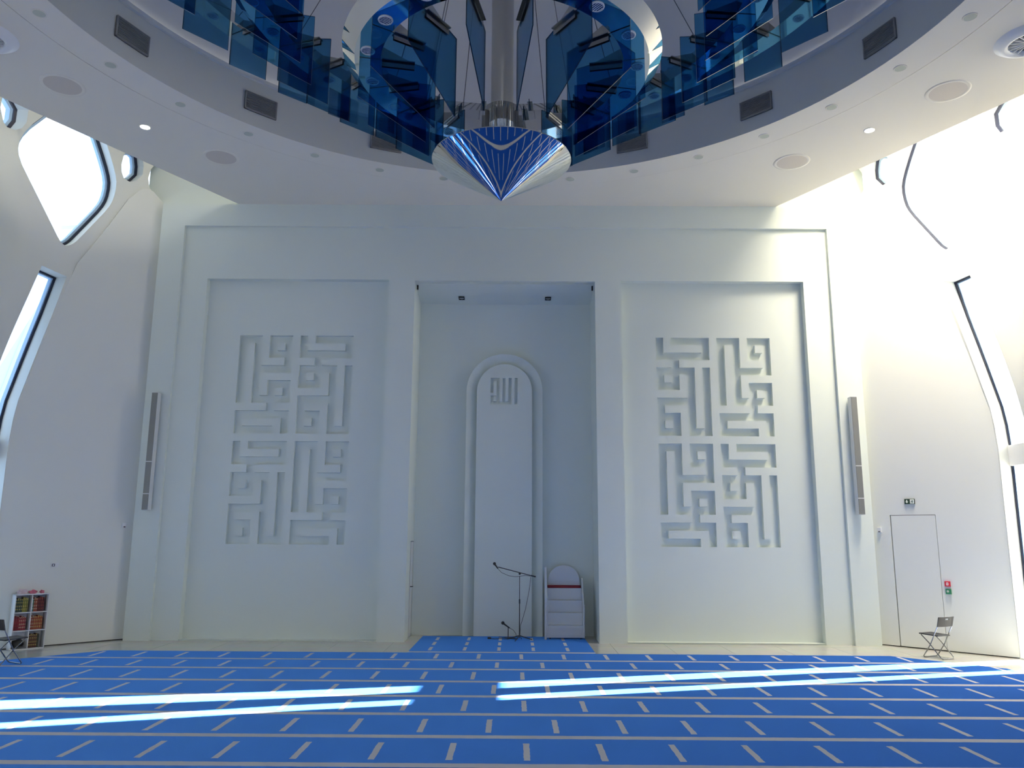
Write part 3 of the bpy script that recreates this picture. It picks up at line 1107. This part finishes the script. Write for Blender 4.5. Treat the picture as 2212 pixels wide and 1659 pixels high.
for k in range(1, 8):
    x, y = arc_pos(-k)
    disc_light('disc_light', 'small frosted disc light on the ceiling band, %s' % (ORD[7 - k] + ' of the left seven'), 'ceiling light', x, y, .098, M['frost'], 'frosted disc lights along the ceiling ring')
    x, y = arc_pos(k)
    disc_light('disc_light', 'small frosted disc light on the ceiling band, %s' % (ORDR[7 - k] + ' of the right seven'), 'ceiling light', x, y, .098, M['frost'], 'frosted disc lights along the ceiling ring')
for x, y, lab in ((-7.95, 13.08, 'large flat round grey cover on the ceiling at far left, above the kite window'),
                  (-6.09, 15.86, 'large flat round grey cover on the ceiling near the left end of the front wall'),
                  (6.2, 15.95, 'large flat round pale cover on the ceiling near the right end of the front wall'),
                  (8.06, 13.15, 'large flat round pale cover on the ceiling at far right, above the bright window wall')):
    disc_light('ceiling_speaker', lab, 'ceiling speaker', x, y, .335, M['disc'], 'large round covers on the outer ceiling')
for x, lab in ((-7.14, 'small lit round ceiling lamp on the left, glowing white'), (7.27, 'small lit round ceiling lamp on the right, glowing white')):
    disc_light('recessed_lamp', lab, 'ceiling light', x, 14.57, .10, M['lamp_on'], 'lit lamps on the outer ceiling')
for x, y, lab in ((-8.42, 11.62, 'round white air diffuser on the ceiling cut by the left picture edge'), (8.55, 11.62, 'round white air diffuser with radial vanes cut by the right picture edge')):
    t = thing('air_diffuser', lab, 'air vent', (x, y, ZC), group='round air diffusers on the outer ceiling')
    MB().lathe([(.50, 0), (.44, -.05), (.36, -.09), (.31, -.08), (.29, -.02), (.28, .0)], 48).build('rim', M['trim_white'], t, smooth=True)
    MB().lathe([(.29, -.012), (.0, -.010)], 32).build('backing', M['grille_dark'], t)
    vn = MB()
    for i in range(18):
        a = 2 * PI * i / 18
        d = Vector((math.sin(a), math.cos(a), 0))
        vn.obox(d * .17 + Vector((0, 0, -.04)), d, d.cross(Vector((0, 0, 1))), (0, 0, 1), .12, .006, .02)
    vn.lathe([(.05, -.06), (.0, -.065)], 16)
    vn.build('vanes', M['trim_white'], t)
gl_lab = ['leftmost', 'second from left', 'third from left, beside the mirrored cone', 'third from right, beside the mirrored cone', 'second from right', 'rightmost']
for i, a in enumerate((-67.0, -44.7, -22.2, 23.0, 45.4, 67.2)):
    t = thing('air_grille', 'dark louvred air grille on the curved drum wall, ' + gl_lab[i], 'air vent', (CX, CY, 10.78), R(-a), group='air grilles around the drum')
    r0 = 6.985
    MB().box(-.34, .34, r0 - .01, r0 + .02, -.19, .19).build('backing', M['grille_dark'], t)
    fr = MB()
    for s_ in (-1, 1):
        fr.box(min(s_ * .34, s_ * .315), max(s_ * .34, s_ * .315), r0 - .035, r0, -.19, .19)
        fr.box(-.34, .34, r0 - .035, r0, min(s_ * .19, s_ * .17), max(s_ * .19, s_ * .17))
    fr.build('grille_frame', M['grille'], t)
    lv = MB()
    for j in range(12):
        z = -.155 + .31 * j / 11
        lv.box(-.315, .315, r0 - .03, r0 - .012, z - .005, z + .007)
    lv.build('louvres', M['grille'], t)

# square spots in the niche ceiling, small dark brackets in its corners
for x, lab in ((-1.10, 'small dark square spotlight in the niche ceiling, left one'), (1.08, 'small dark square spotlight in the niche ceiling, right one')):
    t = thing('square_spotlight', lab, 'spotlight', (x, 19.30, NZ - .165), group='niche ceiling spotlights')
    t.rotation_euler = (-0.16, 0, 0)
    fr = MB()
    for s_ in (-1, 1):
        fr.box(min(s_ * .075, s_ * .055), max(s_ * .075, s_ * .055), -.08, .08, -.02, .0)
        fr.box(-.075, .075, min(s_ * .08, s_ * .05), max(s_ * .08, s_ * .05), -.02, .0)
    fr.build('spot_frame', M['black'], t)
    MB().lathe([(.05, -.012), (.0, -.02)], 20).build('lens', M['satin'], t)
for x, lab in ((-2.13, 'tiny black screen bracket at the top left corner of the niche'), (2.13, 'tiny black screen bracket at the top right corner of the niche')):
    tag(MB().box(x - .02, x + .02, D1 + .16, D1 + .22, NZ - .17, NZ - .06, .006).build('screen_bracket', M['black']), lab, 'bracket', 'niche corner brackets')

# ------------------------------------------------------------------ line speakers on the front block
for s, lab in ((-1, 'slim tall column loudspeaker hung on the front wall at left'), (1, 'slim tall column loudspeaker hung on the front wall at right')):
    t = thing('column_loudspeaker', lab, 'loudspeaker', (s * 8.09, D - .13, 2.86), group='column loudspeakers beside the recesses')
    # body turned slightly towards the room centre
    MB().box(-.075, .075, -.085, .085, 0, 2.70, .008).build('body', M['speaker_body'], t)
    g = MB()
    for z0, z1 in ((.01, .36), (.375, 1.09), (1.105, 2.69)):
        g.box(-.066, .066, -.096, -.084, z0, z1, .003)
    g.build('grille_cloth', M['speaker_face'], t)
    j = MB()
    for z in (.3675, 1.0975):
        j.box(-.076, .076, -.10, -.08, z - .009, z + .009)
    j.build('joint_strip', M['speaker_body'], t)
    m_ = MB()
    for z in (.5, 2.2):
        m_.box(-.03, .03, .08, .131, z - .05, z + .05)
    m_.build('wall_mount', M['speaker_body'], t)


# ------------------------------------------------------------------ small wall devices (placed in the plane of the chamfer walls)
def cham_thing(name, label, cat, s, a, z, group=None, kind=None):
    t = thing(name, label, cat, on_chamfer(s, a, z, 0.0), 0, group, kind)
    nn = chamfer_frame(s)[2]
    t.rotation_euler = (0, 0, math.atan2(nn.x, -nn.y))   # local -y faces the room
    return t


t = cham_thing('sensor_box', 'small white wall sensor high on the angled left wall beside the block', 'sensor', -1, .33, 2.52)
MB().box(-.04, .04, -.045, 0, -.055, .055, .006).build('body', M['outlet'], t)
MB().box(-.02, .02, -.055, -.045, -.05, -.02, .003).build('lens', M['outlet_dark'], t)
t = cham_thing('sensor_box', 'small white wall sensor on the angled right wall left of the door', 'sensor', 1, .26, 2.53)
MB().box(-.04, .04, -.045, 0, -.055, .055, .006).build('body', M['outlet'], t)
MB().box(-.02, .02, -.055, -.045, -.055, -.03, .003).build('lens', M['outlet_dark'], t)
t = cham_thing('wall_socket', 'small white double wall socket above the bookcase on the angled left wall', 'socket', -1, 1.67, 1.665)
MB().box(-.075, .075, -.012, 0, -.045, .045, .004).build('plate', M['outlet'], t)
MB().box(-.055, .005, -.016, -.011, -.028, .028, .002).build('socket_hole', M['outlet_dark'], t)
MB().box(-.038, -.012, -.020, -.015, -.014, .014, .002).build('socket_insert', M['outlet'], t)
t = cham_thing('exit_sign', 'small dark green exit sign with white arrow and running figure above the door', 'sign', 1, .958, 3.152)
MB().box(-.107, .107, -.03, 0, -.058, .058, .004).build('panel', M['sign_green'], t)
ar = MB()
fn = lambda a, b, d: (a, d, b)
ar.prism([(-.066, .036), (-.044, .036), (-.044, .0), (-.024, .0), (-.055, -.038), (-.086, .0), (-.066, .0)], fn, -.033, -.0295)
ar.build('arrow', M['sign_white'], t)
MB().box(.012, .098, -.0325, -.0295, -.048, .048).build('door_field', M['sign_white'], t)
rm = MB()
rm.prism([(.060, .034), (.070, .034), (.074, .026), (.068, .018), (.058, .020), (.055, .028)], fn, -.035, -.032)
rm.prism([(.048, .014), (.066, .016), (.084, .004), (.080, -.002), (.066, .006), (.062, -.008), (.078, -.022), (.074, -.040), (.066, -.038), (.066, -.024), (.052, -.014), (.040, -.036), (.026, -.036), (.026, -.030), (.038, -.028), (.046, -.008), (.050, .006), (.040, .006), (.034, -.004), (.028, -.002), (.034, .012)], fn, -.035, -.032)
rm.build('running_figure', M['sign_green'], t)
t = cham_thing('call_point', 'small red square alarm call point right of the door', 'alarm button', 1, 1.585, 1.397)
MB().box(-.055, .055, -.045, 0, -.055, .055, .008).build('body', M['box_red'], t)
MB().box(-.020, .022, -.048, -.044, -.028, .030, .002).build('window_plate', M['sign_white'], t)
MB().box(-.006, .008, -.051, -.047, -.018, .020, .001).build('symbol', M['box_red'], t)
t = cham_thing('call_point', 'small green square door release button just below the red one', 'alarm button', 1, 1.592, 1.238)
MB().box(-.055, .055, -.045, 0, -.055, .055, .008).build('body', M['box_green'], t)
b = MB().lathe([(.024, 0), (.024, .004), (0, .005)], 20)
b.v = [Vector((p.x - .006, -.046 - p.z, p.y + .006)) for p in b.v]
b.build('button', M['frost'], t)

# ------------------------------------------------------------------ folding chairs
def folding_chair(label, x, y, rz):
    """local +y is the front of the seat"""
    t = thing('folding_chair', label, 'chair', (x, y, 0), rz)
    W2 = .215
    # backrest posts run forward down to the front floor bar
    f1 = MB()
    f1.tube([(-W2, -.235, .80), (-W2, -.19, .62), (-W2, .0, .26), (-W2, .165, .035), (-W2 + .03, .18, .011), (W2 - .03, .18, .011), (W2, .165, .035), (W2, .0, .26), (W2, -.19, .62), (W2, -.235, .80)], .0105, 10)
    f1.build('back_frame', M['tube'], t, smooth='auto')
    f2 = MB()
    w = W2 - .028
    f2.tube([(-w, .21, .44), (-w, .05, .30), (-w, -.19, .035), (-w + .03, -.205, .011), (w - .03, -.205, .011), (w, -.19, .035), (w, .05, .30), (w, .21, .44)], .0105, 10)
    f2.build('rear_leg_frame', M['tube'], t, smooth='auto')
    st = MB()
    # seat pan, slightly dished
    n = 8
    v, f = [], []
    for k, dz in ((0, 0.012), (1, -0.010)):
        for i in range(n + 1):
            for j in range(n + 1):
                xx = -w + .005 + (2 * w - .01) * i / n
                yy = -.16 + .42 * j / n
                dish = -.012 * (1 - (2 * i / n - 1) ** 2) * math.sin(PI * j / n)
                v.append((xx, yy, .445 + .012 * (j / n) + dz + dish))
    N1 = n + 1
    for k in (0, 1):
        for i in range(n):
            for j in range(n):
                a = k * N1 * N1 + i * N1 + j
                q = (a, a + N1, a + N1 + 1, a + 1)
                f.append(q if k == 0 else q[::-1])
    off = N1 * N1
    per = [i * N1 for i in range(n + 1)] + [n * N1 + j for j in range(1, n + 1)] + [i * N1 + n for i in range(n - 1, -1, -1)] + [j for j in range(n - 1, 0, -1)]
    for i in range(len(per)):
        a, b2 = per[i], per[(i + 1) % len(per)]
        f.append((a, b2, b2 + off, a + off))
    st.add(v, f)
    st.build('seat', M['chair_black'], t, smooth='auto')
    bk = MB()
    # curved backrest shell with a grip slot
    def strip(z0, z1, x0, x1, m_=8):
        for i in range(m_):
            xa, xb = x0 + (x1 - x0) * i / m_, x0 + (x1 - x0) * (i + 1) / m_
            def yb(xx, z):
                return -.185 - (z - .62) * .25 - .03 * (1 - (xx / .225) ** 2)
            vv = []
            for th in (0, .016):
                for (xx, z) in ((xa, z0), (xb, z0), (xb, z1), (xa, z1)):
                    vv.append((xx, yb(xx, z) - th, z))
            bk.add(vv, [(0, 1, 2, 3), (7, 6, 5, 4), (0, 4, 5, 1), (1, 5, 6, 2), (2, 6, 7, 3), (3, 7, 4, 0)])
    strip(.625, .755, -.225, .225)
    strip(.755, .785, -.225, -.055, 4)
    strip(.755, .785, .055, .225, 4)
    strip(.785, .815, -.225, .225)
    bk.build('backrest', M['chair_black'], t)
    return t


folding_chair('black folding chair with steel legs standing before the door at right', 8.78, 16.66, R(26))
folding_chair('black folding chair with steel legs cut by the left picture edge beside the bookcase', -8.90, 14.95, R(-28)).location.z = 0.0145

# ------------------------------------------------------------------ bookcase with books
o_, u_, n_ = chamfer_frame(-1)
bs = Vector(on_chamfer(-1, 2.09, 0, 0.0))
BRZ = math.atan2(n_.x, -n_.y)
SW, SH, SD = .62, 1.10, .27
t = thing('bookcase', 'small white six-cubby bookcase against the angled left wall', 'bookcase', bs + n_ * .02, BRZ)
fr = MB()
for x in (-SW / 2, SW / 2 - .016):
    fr.box(x, x + .016, -SD, 0, 0, SH)
fr.box(-SW / 2, SW / 2, -SD, 0, SH - .016, SH)
fr.box(-SW / 2, SW / 2, -SD, 0, .0, .02)
fr.build('carcass', M['shelf'], t)
for z in (.365, .725):
    MB().box(-SW / 2 + .016, SW / 2 - .016, -SD, 0, z, z + .016).build('shelf_board', M['shelf'], t)
MB().box(-.008, .008, -SD, -.005, .02, SH - .016).build('divider', M['shelf'], t)
MB().box(-SW / 2 + .01, SW / 2 - .01, -.012, -.004, .01, SH - .01).build('back_panel', M['shelf'], t)
BMAT = {}


def book_mat(base, gold):
    key = (base, gold)
    if key in BMAT:
        return BMAT[key]
    m = bpy.data.materials.new('book_cover')
    m.use_nodes = True
    tt = m.node_tree
    bs_ = tt.nodes['Principled BSDF']
    bs_.inputs['Roughness'].default_value = .5
    tc = tt.nodes.new('ShaderNodeTexCoord')
    sp = tt.nodes.new('ShaderNodeSeparateXYZ')
    tt.links.new(tc.outputs['Object'], sp.inputs[0])
    # gilt bands on the spine
    w1 = mth(tt, 'FRACT', mth(tt, 'MULTIPLY', sp.outputs['Z'], 14.5))
    msk = mth(tt, 'MULTIPLY', mth(tt, 'GREATER_THAN', w1, .45), mth(tt, 'LESS_THAN', mth(tt, 'ABSOLUTE', sp.outputs['X']), .011))
    ns = tt.nodes.new('ShaderNodeTexNoise')
    ns.inputs['Scale'].default_value = 90
    tt.links.new(tc.outputs['Object'], ns.inputs['Vector'])
    msk = mth(tt, 'MULTIPLY', msk, mth(tt, 'GREATER_THAN', ns.outputs['Fac'], .5))
    mx = tt.nodes.new('ShaderNodeMix')
    mx.data_type = 'RGBA'
    tt.links.new(msk, mx.inputs['Factor'])
    mx.inputs[6].default_value = (*base, 1)
    mx.inputs[7].default_value = (*gold, 1)
    tt.links.new(mx.outputs[2], bs_.inputs['Base Color'])
    BMAT[key] = m
    return m


GOLD, CREAM = (.50, .40, .12), (.60, .50, .35)
DG, OL, RD, OR, BRN, TEAL, DRD = (.012, .03, .018), (.16, .15, .015), (.22, .008, .02), (.26, .045, .015), (.09, .03, .015), (.06, .20, .15), (.08, .006, .01)
cells = [
    ('upper left', -1, .741, [(DG, GOLD)] * 4 + [(OL, GOLD)] * 3, ['black-green'] * 4 + ['olive'] * 3),
    ('upper right', 1, .741, [(TEAL, CREAM), (OR, CREAM), (OR, CREAM), (DRD, OR), (DRD, OR), (DRD, OR), (DRD, OR)], ['teal', 'orange', 'orange'] + ['dark red'] * 4),
    ('middle left', -1, .381, [(RD, DRD)] * 3 + [(RD, CREAM)] * 4, ['crimson'] * 3 + ['red'] * 4),
    ('middle right', 1, .381, [(OR, CREAM)] * 2 + [(OR, GOLD)] * 5, ['russet'] * 2 + ['brown-orange'] * 5),
    ('lower right', 1, .02, [(BRN, GOLD)] * 5 + [(DG, BRN)], ['brown'] * 5 + ['black'])]
NUM = ['first', 'second', 'third', 'fourth', 'fifth', 'sixth', 'seventh']
Rz = Matrix.Rotation(BRZ, 4, 'Z')
for cname, sd, z0, bl, cn in cells:
    xL = -SW / 2 + .018 if sd < 0 else .010
    x = xL + .012
    for i, ((base, gold), colr) in enumerate(zip(bl, cn)):
        wdt = .030 + .002 * ((i * 7) % 3)
        hh = .255 + .012 * ((i * 5) % 3) + (0.02 if colr in ('olive', 'dark red') else 0)
        dep = .17
        p = bs + n_ * .02 + (Rz @ Vector((x + wdt / 2, -SD + .10, z0)))
        bk = thing('book', '%s hardback book in the %s cubby, %s from its left' % (colr, cname, NUM[i]), 'book', p, BRZ, 'books in the white bookcase')
        MB().box(-wdt / 2 + .001, wdt / 2 - .001, -.02, .14, .0005, hh, .003).build('cover', book_mat(base, gold), bk)
        x += wdt + .001
# lower left cubby: dark flat bag lying with a pale strap
p = bs + n_ * .02 + (Rz @ Vector((-.155, -.13, .021)))
g = thing('folded_bag', 'dark folded bag lying in the lower left cubby of the bookcase', 'bag', p, BRZ)
mb = MB().sphere((0, 0, .09), .1, 20, (1.2, .9, .85))
mb.v = [Vector((q.x, q.y, max(0.001, q.z + .012 * math.sin(40 * q.x) + .01 * math.sin(33 * q.y + 2)))) for q in mb.v]
mb.build('bag_body', M['black'], g, smooth=True)
# crumpled pink plastic on top
for (lx, ly, sc, mt, nm_, lab) in ((-.17, -.12, (1.1, .8, .85), 'pale_pink', 'plastic_bag', 'pale pink crumpled plastic bag on top of the bookcase at its left end'),
                                  (.03, -.13, (.8, .7, .55), 'pink', 'plastic_bag', 'deep pink crumpled bag on top of the bookcase beside the pale one'),
                                  (.19, -.14, (.5, .5, .45), 'pink', 'pink_tissue', 'small scrap of pink tissue on the bookcase top, right of the bags')):
    mb = MB().sphere((0, 0, 0), .085, 32)
    nv = []
    for q in mb.v:
        k = 1 + .16 * math.sin(70 * q.x + 9 * q.y + lx * 50) + .14 * math.sin(60 * q.z + 40 * q.y) + .10 * math.sin(95 * q.y)
        nv.append(Vector((q.x * sc[0] * k, q.y * sc[1] * k, max(-.03, q.z * sc[2] * k) + .03)))
    mb.v = nv
    p = bs + n_ * .02 + (Rz @ Vector((lx, ly, SH + .0005)))
    o = mb.build(nm_, M[mt], smooth=True)
    o.location = p
    o.rotation_euler = (0, 0, BRZ)
    tag(o, lab, 'bag' if nm_ == 'plastic_bag' else 'tissue')

# ------------------------------------------------------------------ microphones
t = thing('microphone_stand', 'tall black boom microphone stand in front of the arched niche', 'microphone stand', (.394, 18.80, .014))
MB().tube([(0, 0, .05), (0, 0, .85)], .011, 10).build('lower_pole', M['black'], t)
MB().tube([(0, 0, .85), (0, 0, 1.42)], .008, 10).build('upper_pole', M['black'], t)
MB().tube([(0, 0, .80), (0, 0, .90)], .017, 10).build('clutch', M['black'], t)
MB().tube([(.36, -.02, 1.405), (-.50, .03, 1.615)], .010, 10).build('boom', M['black'], t)
MB().tube([(.37, -.02, 1.403), (.26, -.015, 1.43)], .016, 10).build('counterweight', M['black'], t)
MB().sphere((0, 0, 1.47), .028, 12).build('swivel', M['black'], t)
legs = MB()
for a in (-80, 40, 160):
    pass
for a in (-78, 92, 200):
    d = Vector((math.sin(R(a)), math.cos(R(a)), 0))
    MB().tube([(0, 0, .10), tuple(d * .29 + Vector((0, 0, .012)))], .010, 8).build('leg', M['black'], t)
hd = MB().sphere((-.585, .03, 1.69), .036, 16)
hd.build('microphone_head', M['black'], t, smooth=True)
MB().tube([(-.575, .03, 1.675), (-.50, .03, 1.575)], [.021, .013], 10).build('microphone_body', M['black'], t)
MB().tube([(-.50, .03, 1.57), (-.42, .03, 1.49), (-.25, .02, 1.42), (-.1, .01, 1.40), (0, .01, 1.41), (.12, .0, 1.43), (.24, -.01, 1.42), (.255, -.01, 1.38), (.22, -.01, 1.1), (.14, -.01, .7), (.06, 0, .42), (.02, 0, .32), (.012, 0, .1), (.05, .02, .02)], .0055, 6).build('microphone_cable', M['black'], t)

t = thing('table_microphone', 'short black microphone on a low stand on the niche carpet', 'microphone', (.135, 19.20, .014))
MB().lathe([(.0, .012), (.085, .010), (.09, 0), (0, 0)], 24).build('base', M['black'], t)
MB().tube([(0, 0, .01), (0, 0, .24)], .009, 8).build('pole', M['black'], t)
MB().tube([(.035, 0, .215), (-.10, -.005, .31)], [.013, .021], 10).build('microphone_body', M['black'], t)
MB().sphere((-.125, -.005, .33), .040, 16).build('microphone_head', M['black'], t, smooth=True)
MB().tube([(.035, 0, .215), (.12, 0, .17), (.18, 0, .09), (.19, -.01, .03), (.14, -.02, .008), (.0, -.05, .007), (-.15, -.02, .007), (-.22, .05, .007)], .0055, 6).build('microphone_cable', M['black'], t)
tag(MB().tube([(-.28, 18.98, .024), (-.17, 18.90, .022), (-.05, 19.0, .020), (.05, 18.93, .020), (.2, 18.99, .020), (.3, 18.93, .020), (.36, 18.99, .020), (.26, 19.03, .020), (.12, 18.99, .020)], .007, 6).build('cable_coil', M['black']),
    'loose black cable lying on the carpet behind the microphone stand', 'cable')
tag(MB().box(-.335, -.255, 18.93, 19.01, .0145, .052, .008).build('floor_socket', M['black']), 'small black cable plug lying at the left end of the loose cable', 'plug')

# ------------------------------------------------------------------ stepped pulpit
t = thing('pulpit', 'small white stepped pulpit with arched back and red seat at the niche right side', 'pulpit', (1.455, 18.95, .05))
W = .405
steps = MB()
nst = 4
for i in range(nst):
    z = .27 * (i + 1)
    steps.box(-W, W, .145 * i, .62, z - .27, z, .006)
steps.build('steps', M['minbar'], t)
mo = MB()
for (x0, x1, z0, z1) in ((-W + .05, W - .05, .065, .08), (-W + .05, W - .05, .155, .17), (-W + .05, W - .05, .20, .212)):
    mo.box(x0, x1, -.010, .001, z0, z1)
for x in (-W + .05, W - .065):
    mo.box(x, x + .015, -.010, .001, .065, .17)
mo.build('moulding', M['minbar'], t)
fn = lambda a, b, d: (d, a, b)
MB().prism([(-.02, 0), (.64, 0), (.64, 1.30), (.44, 1.30), (.40, 1.22), (.22, .98), (.06, .74), (-.02, .72)], fn, W, W + .035).build('side_panel', M['minbar'], t)
MB().prism([(.0, 0), (.64, 0), (.64, 1.30), (.44, 1.30), (.40, 1.22), (.22, .98), (.06, .90), (.0, .88)], fn, -W - .035, -W).build('side_panel', M['minbar'], t)
MB().tube([(-W - .055, -.03, -.036), (-W - .055, -.03, 1.56)], .028, 14).build('hand_post', M['minbar'], t, smooth='auto')
MB().sphere((-W - .055, -.03, 1.565), .031, 14).build('post_knob', M['minbar'], t, smooth=True)
hw = .375
fn2 = lambda a, b, d: (a, d, b)
pts = [(-hw, 1.08)] + [(hw * math.cos(PI - PI * k / 24), 1.23 + .375 * math.sin(PI * k / 24)) for k in range(25)] + [(hw, 1.08)]
MB().prism(pts, fn2, .585, .62).build('arched_back', M['minbar'], t)
MB().box(-hw + .04, hw - .04, .575, .59, 1.235, 1.25).build('back_rail', M['minbar'], t)
MB().box(-W + .01, W - .01, .44, .58, 1.081, 1.14, .012).build('seat_cushion', M['red'], t)
for x in (-W + .05, W - .05):
    for y in (.05, .57):
        b = MB().lathe([(.0, -.014), (.018, -.01), (.022, 0), (.018, .01), (0, .014)], 14)
        b.v = [Vector((x + q.z, y + q.x, -.014 + q.y)) for q in b.v]
        b.build('castor', M['black'], t)
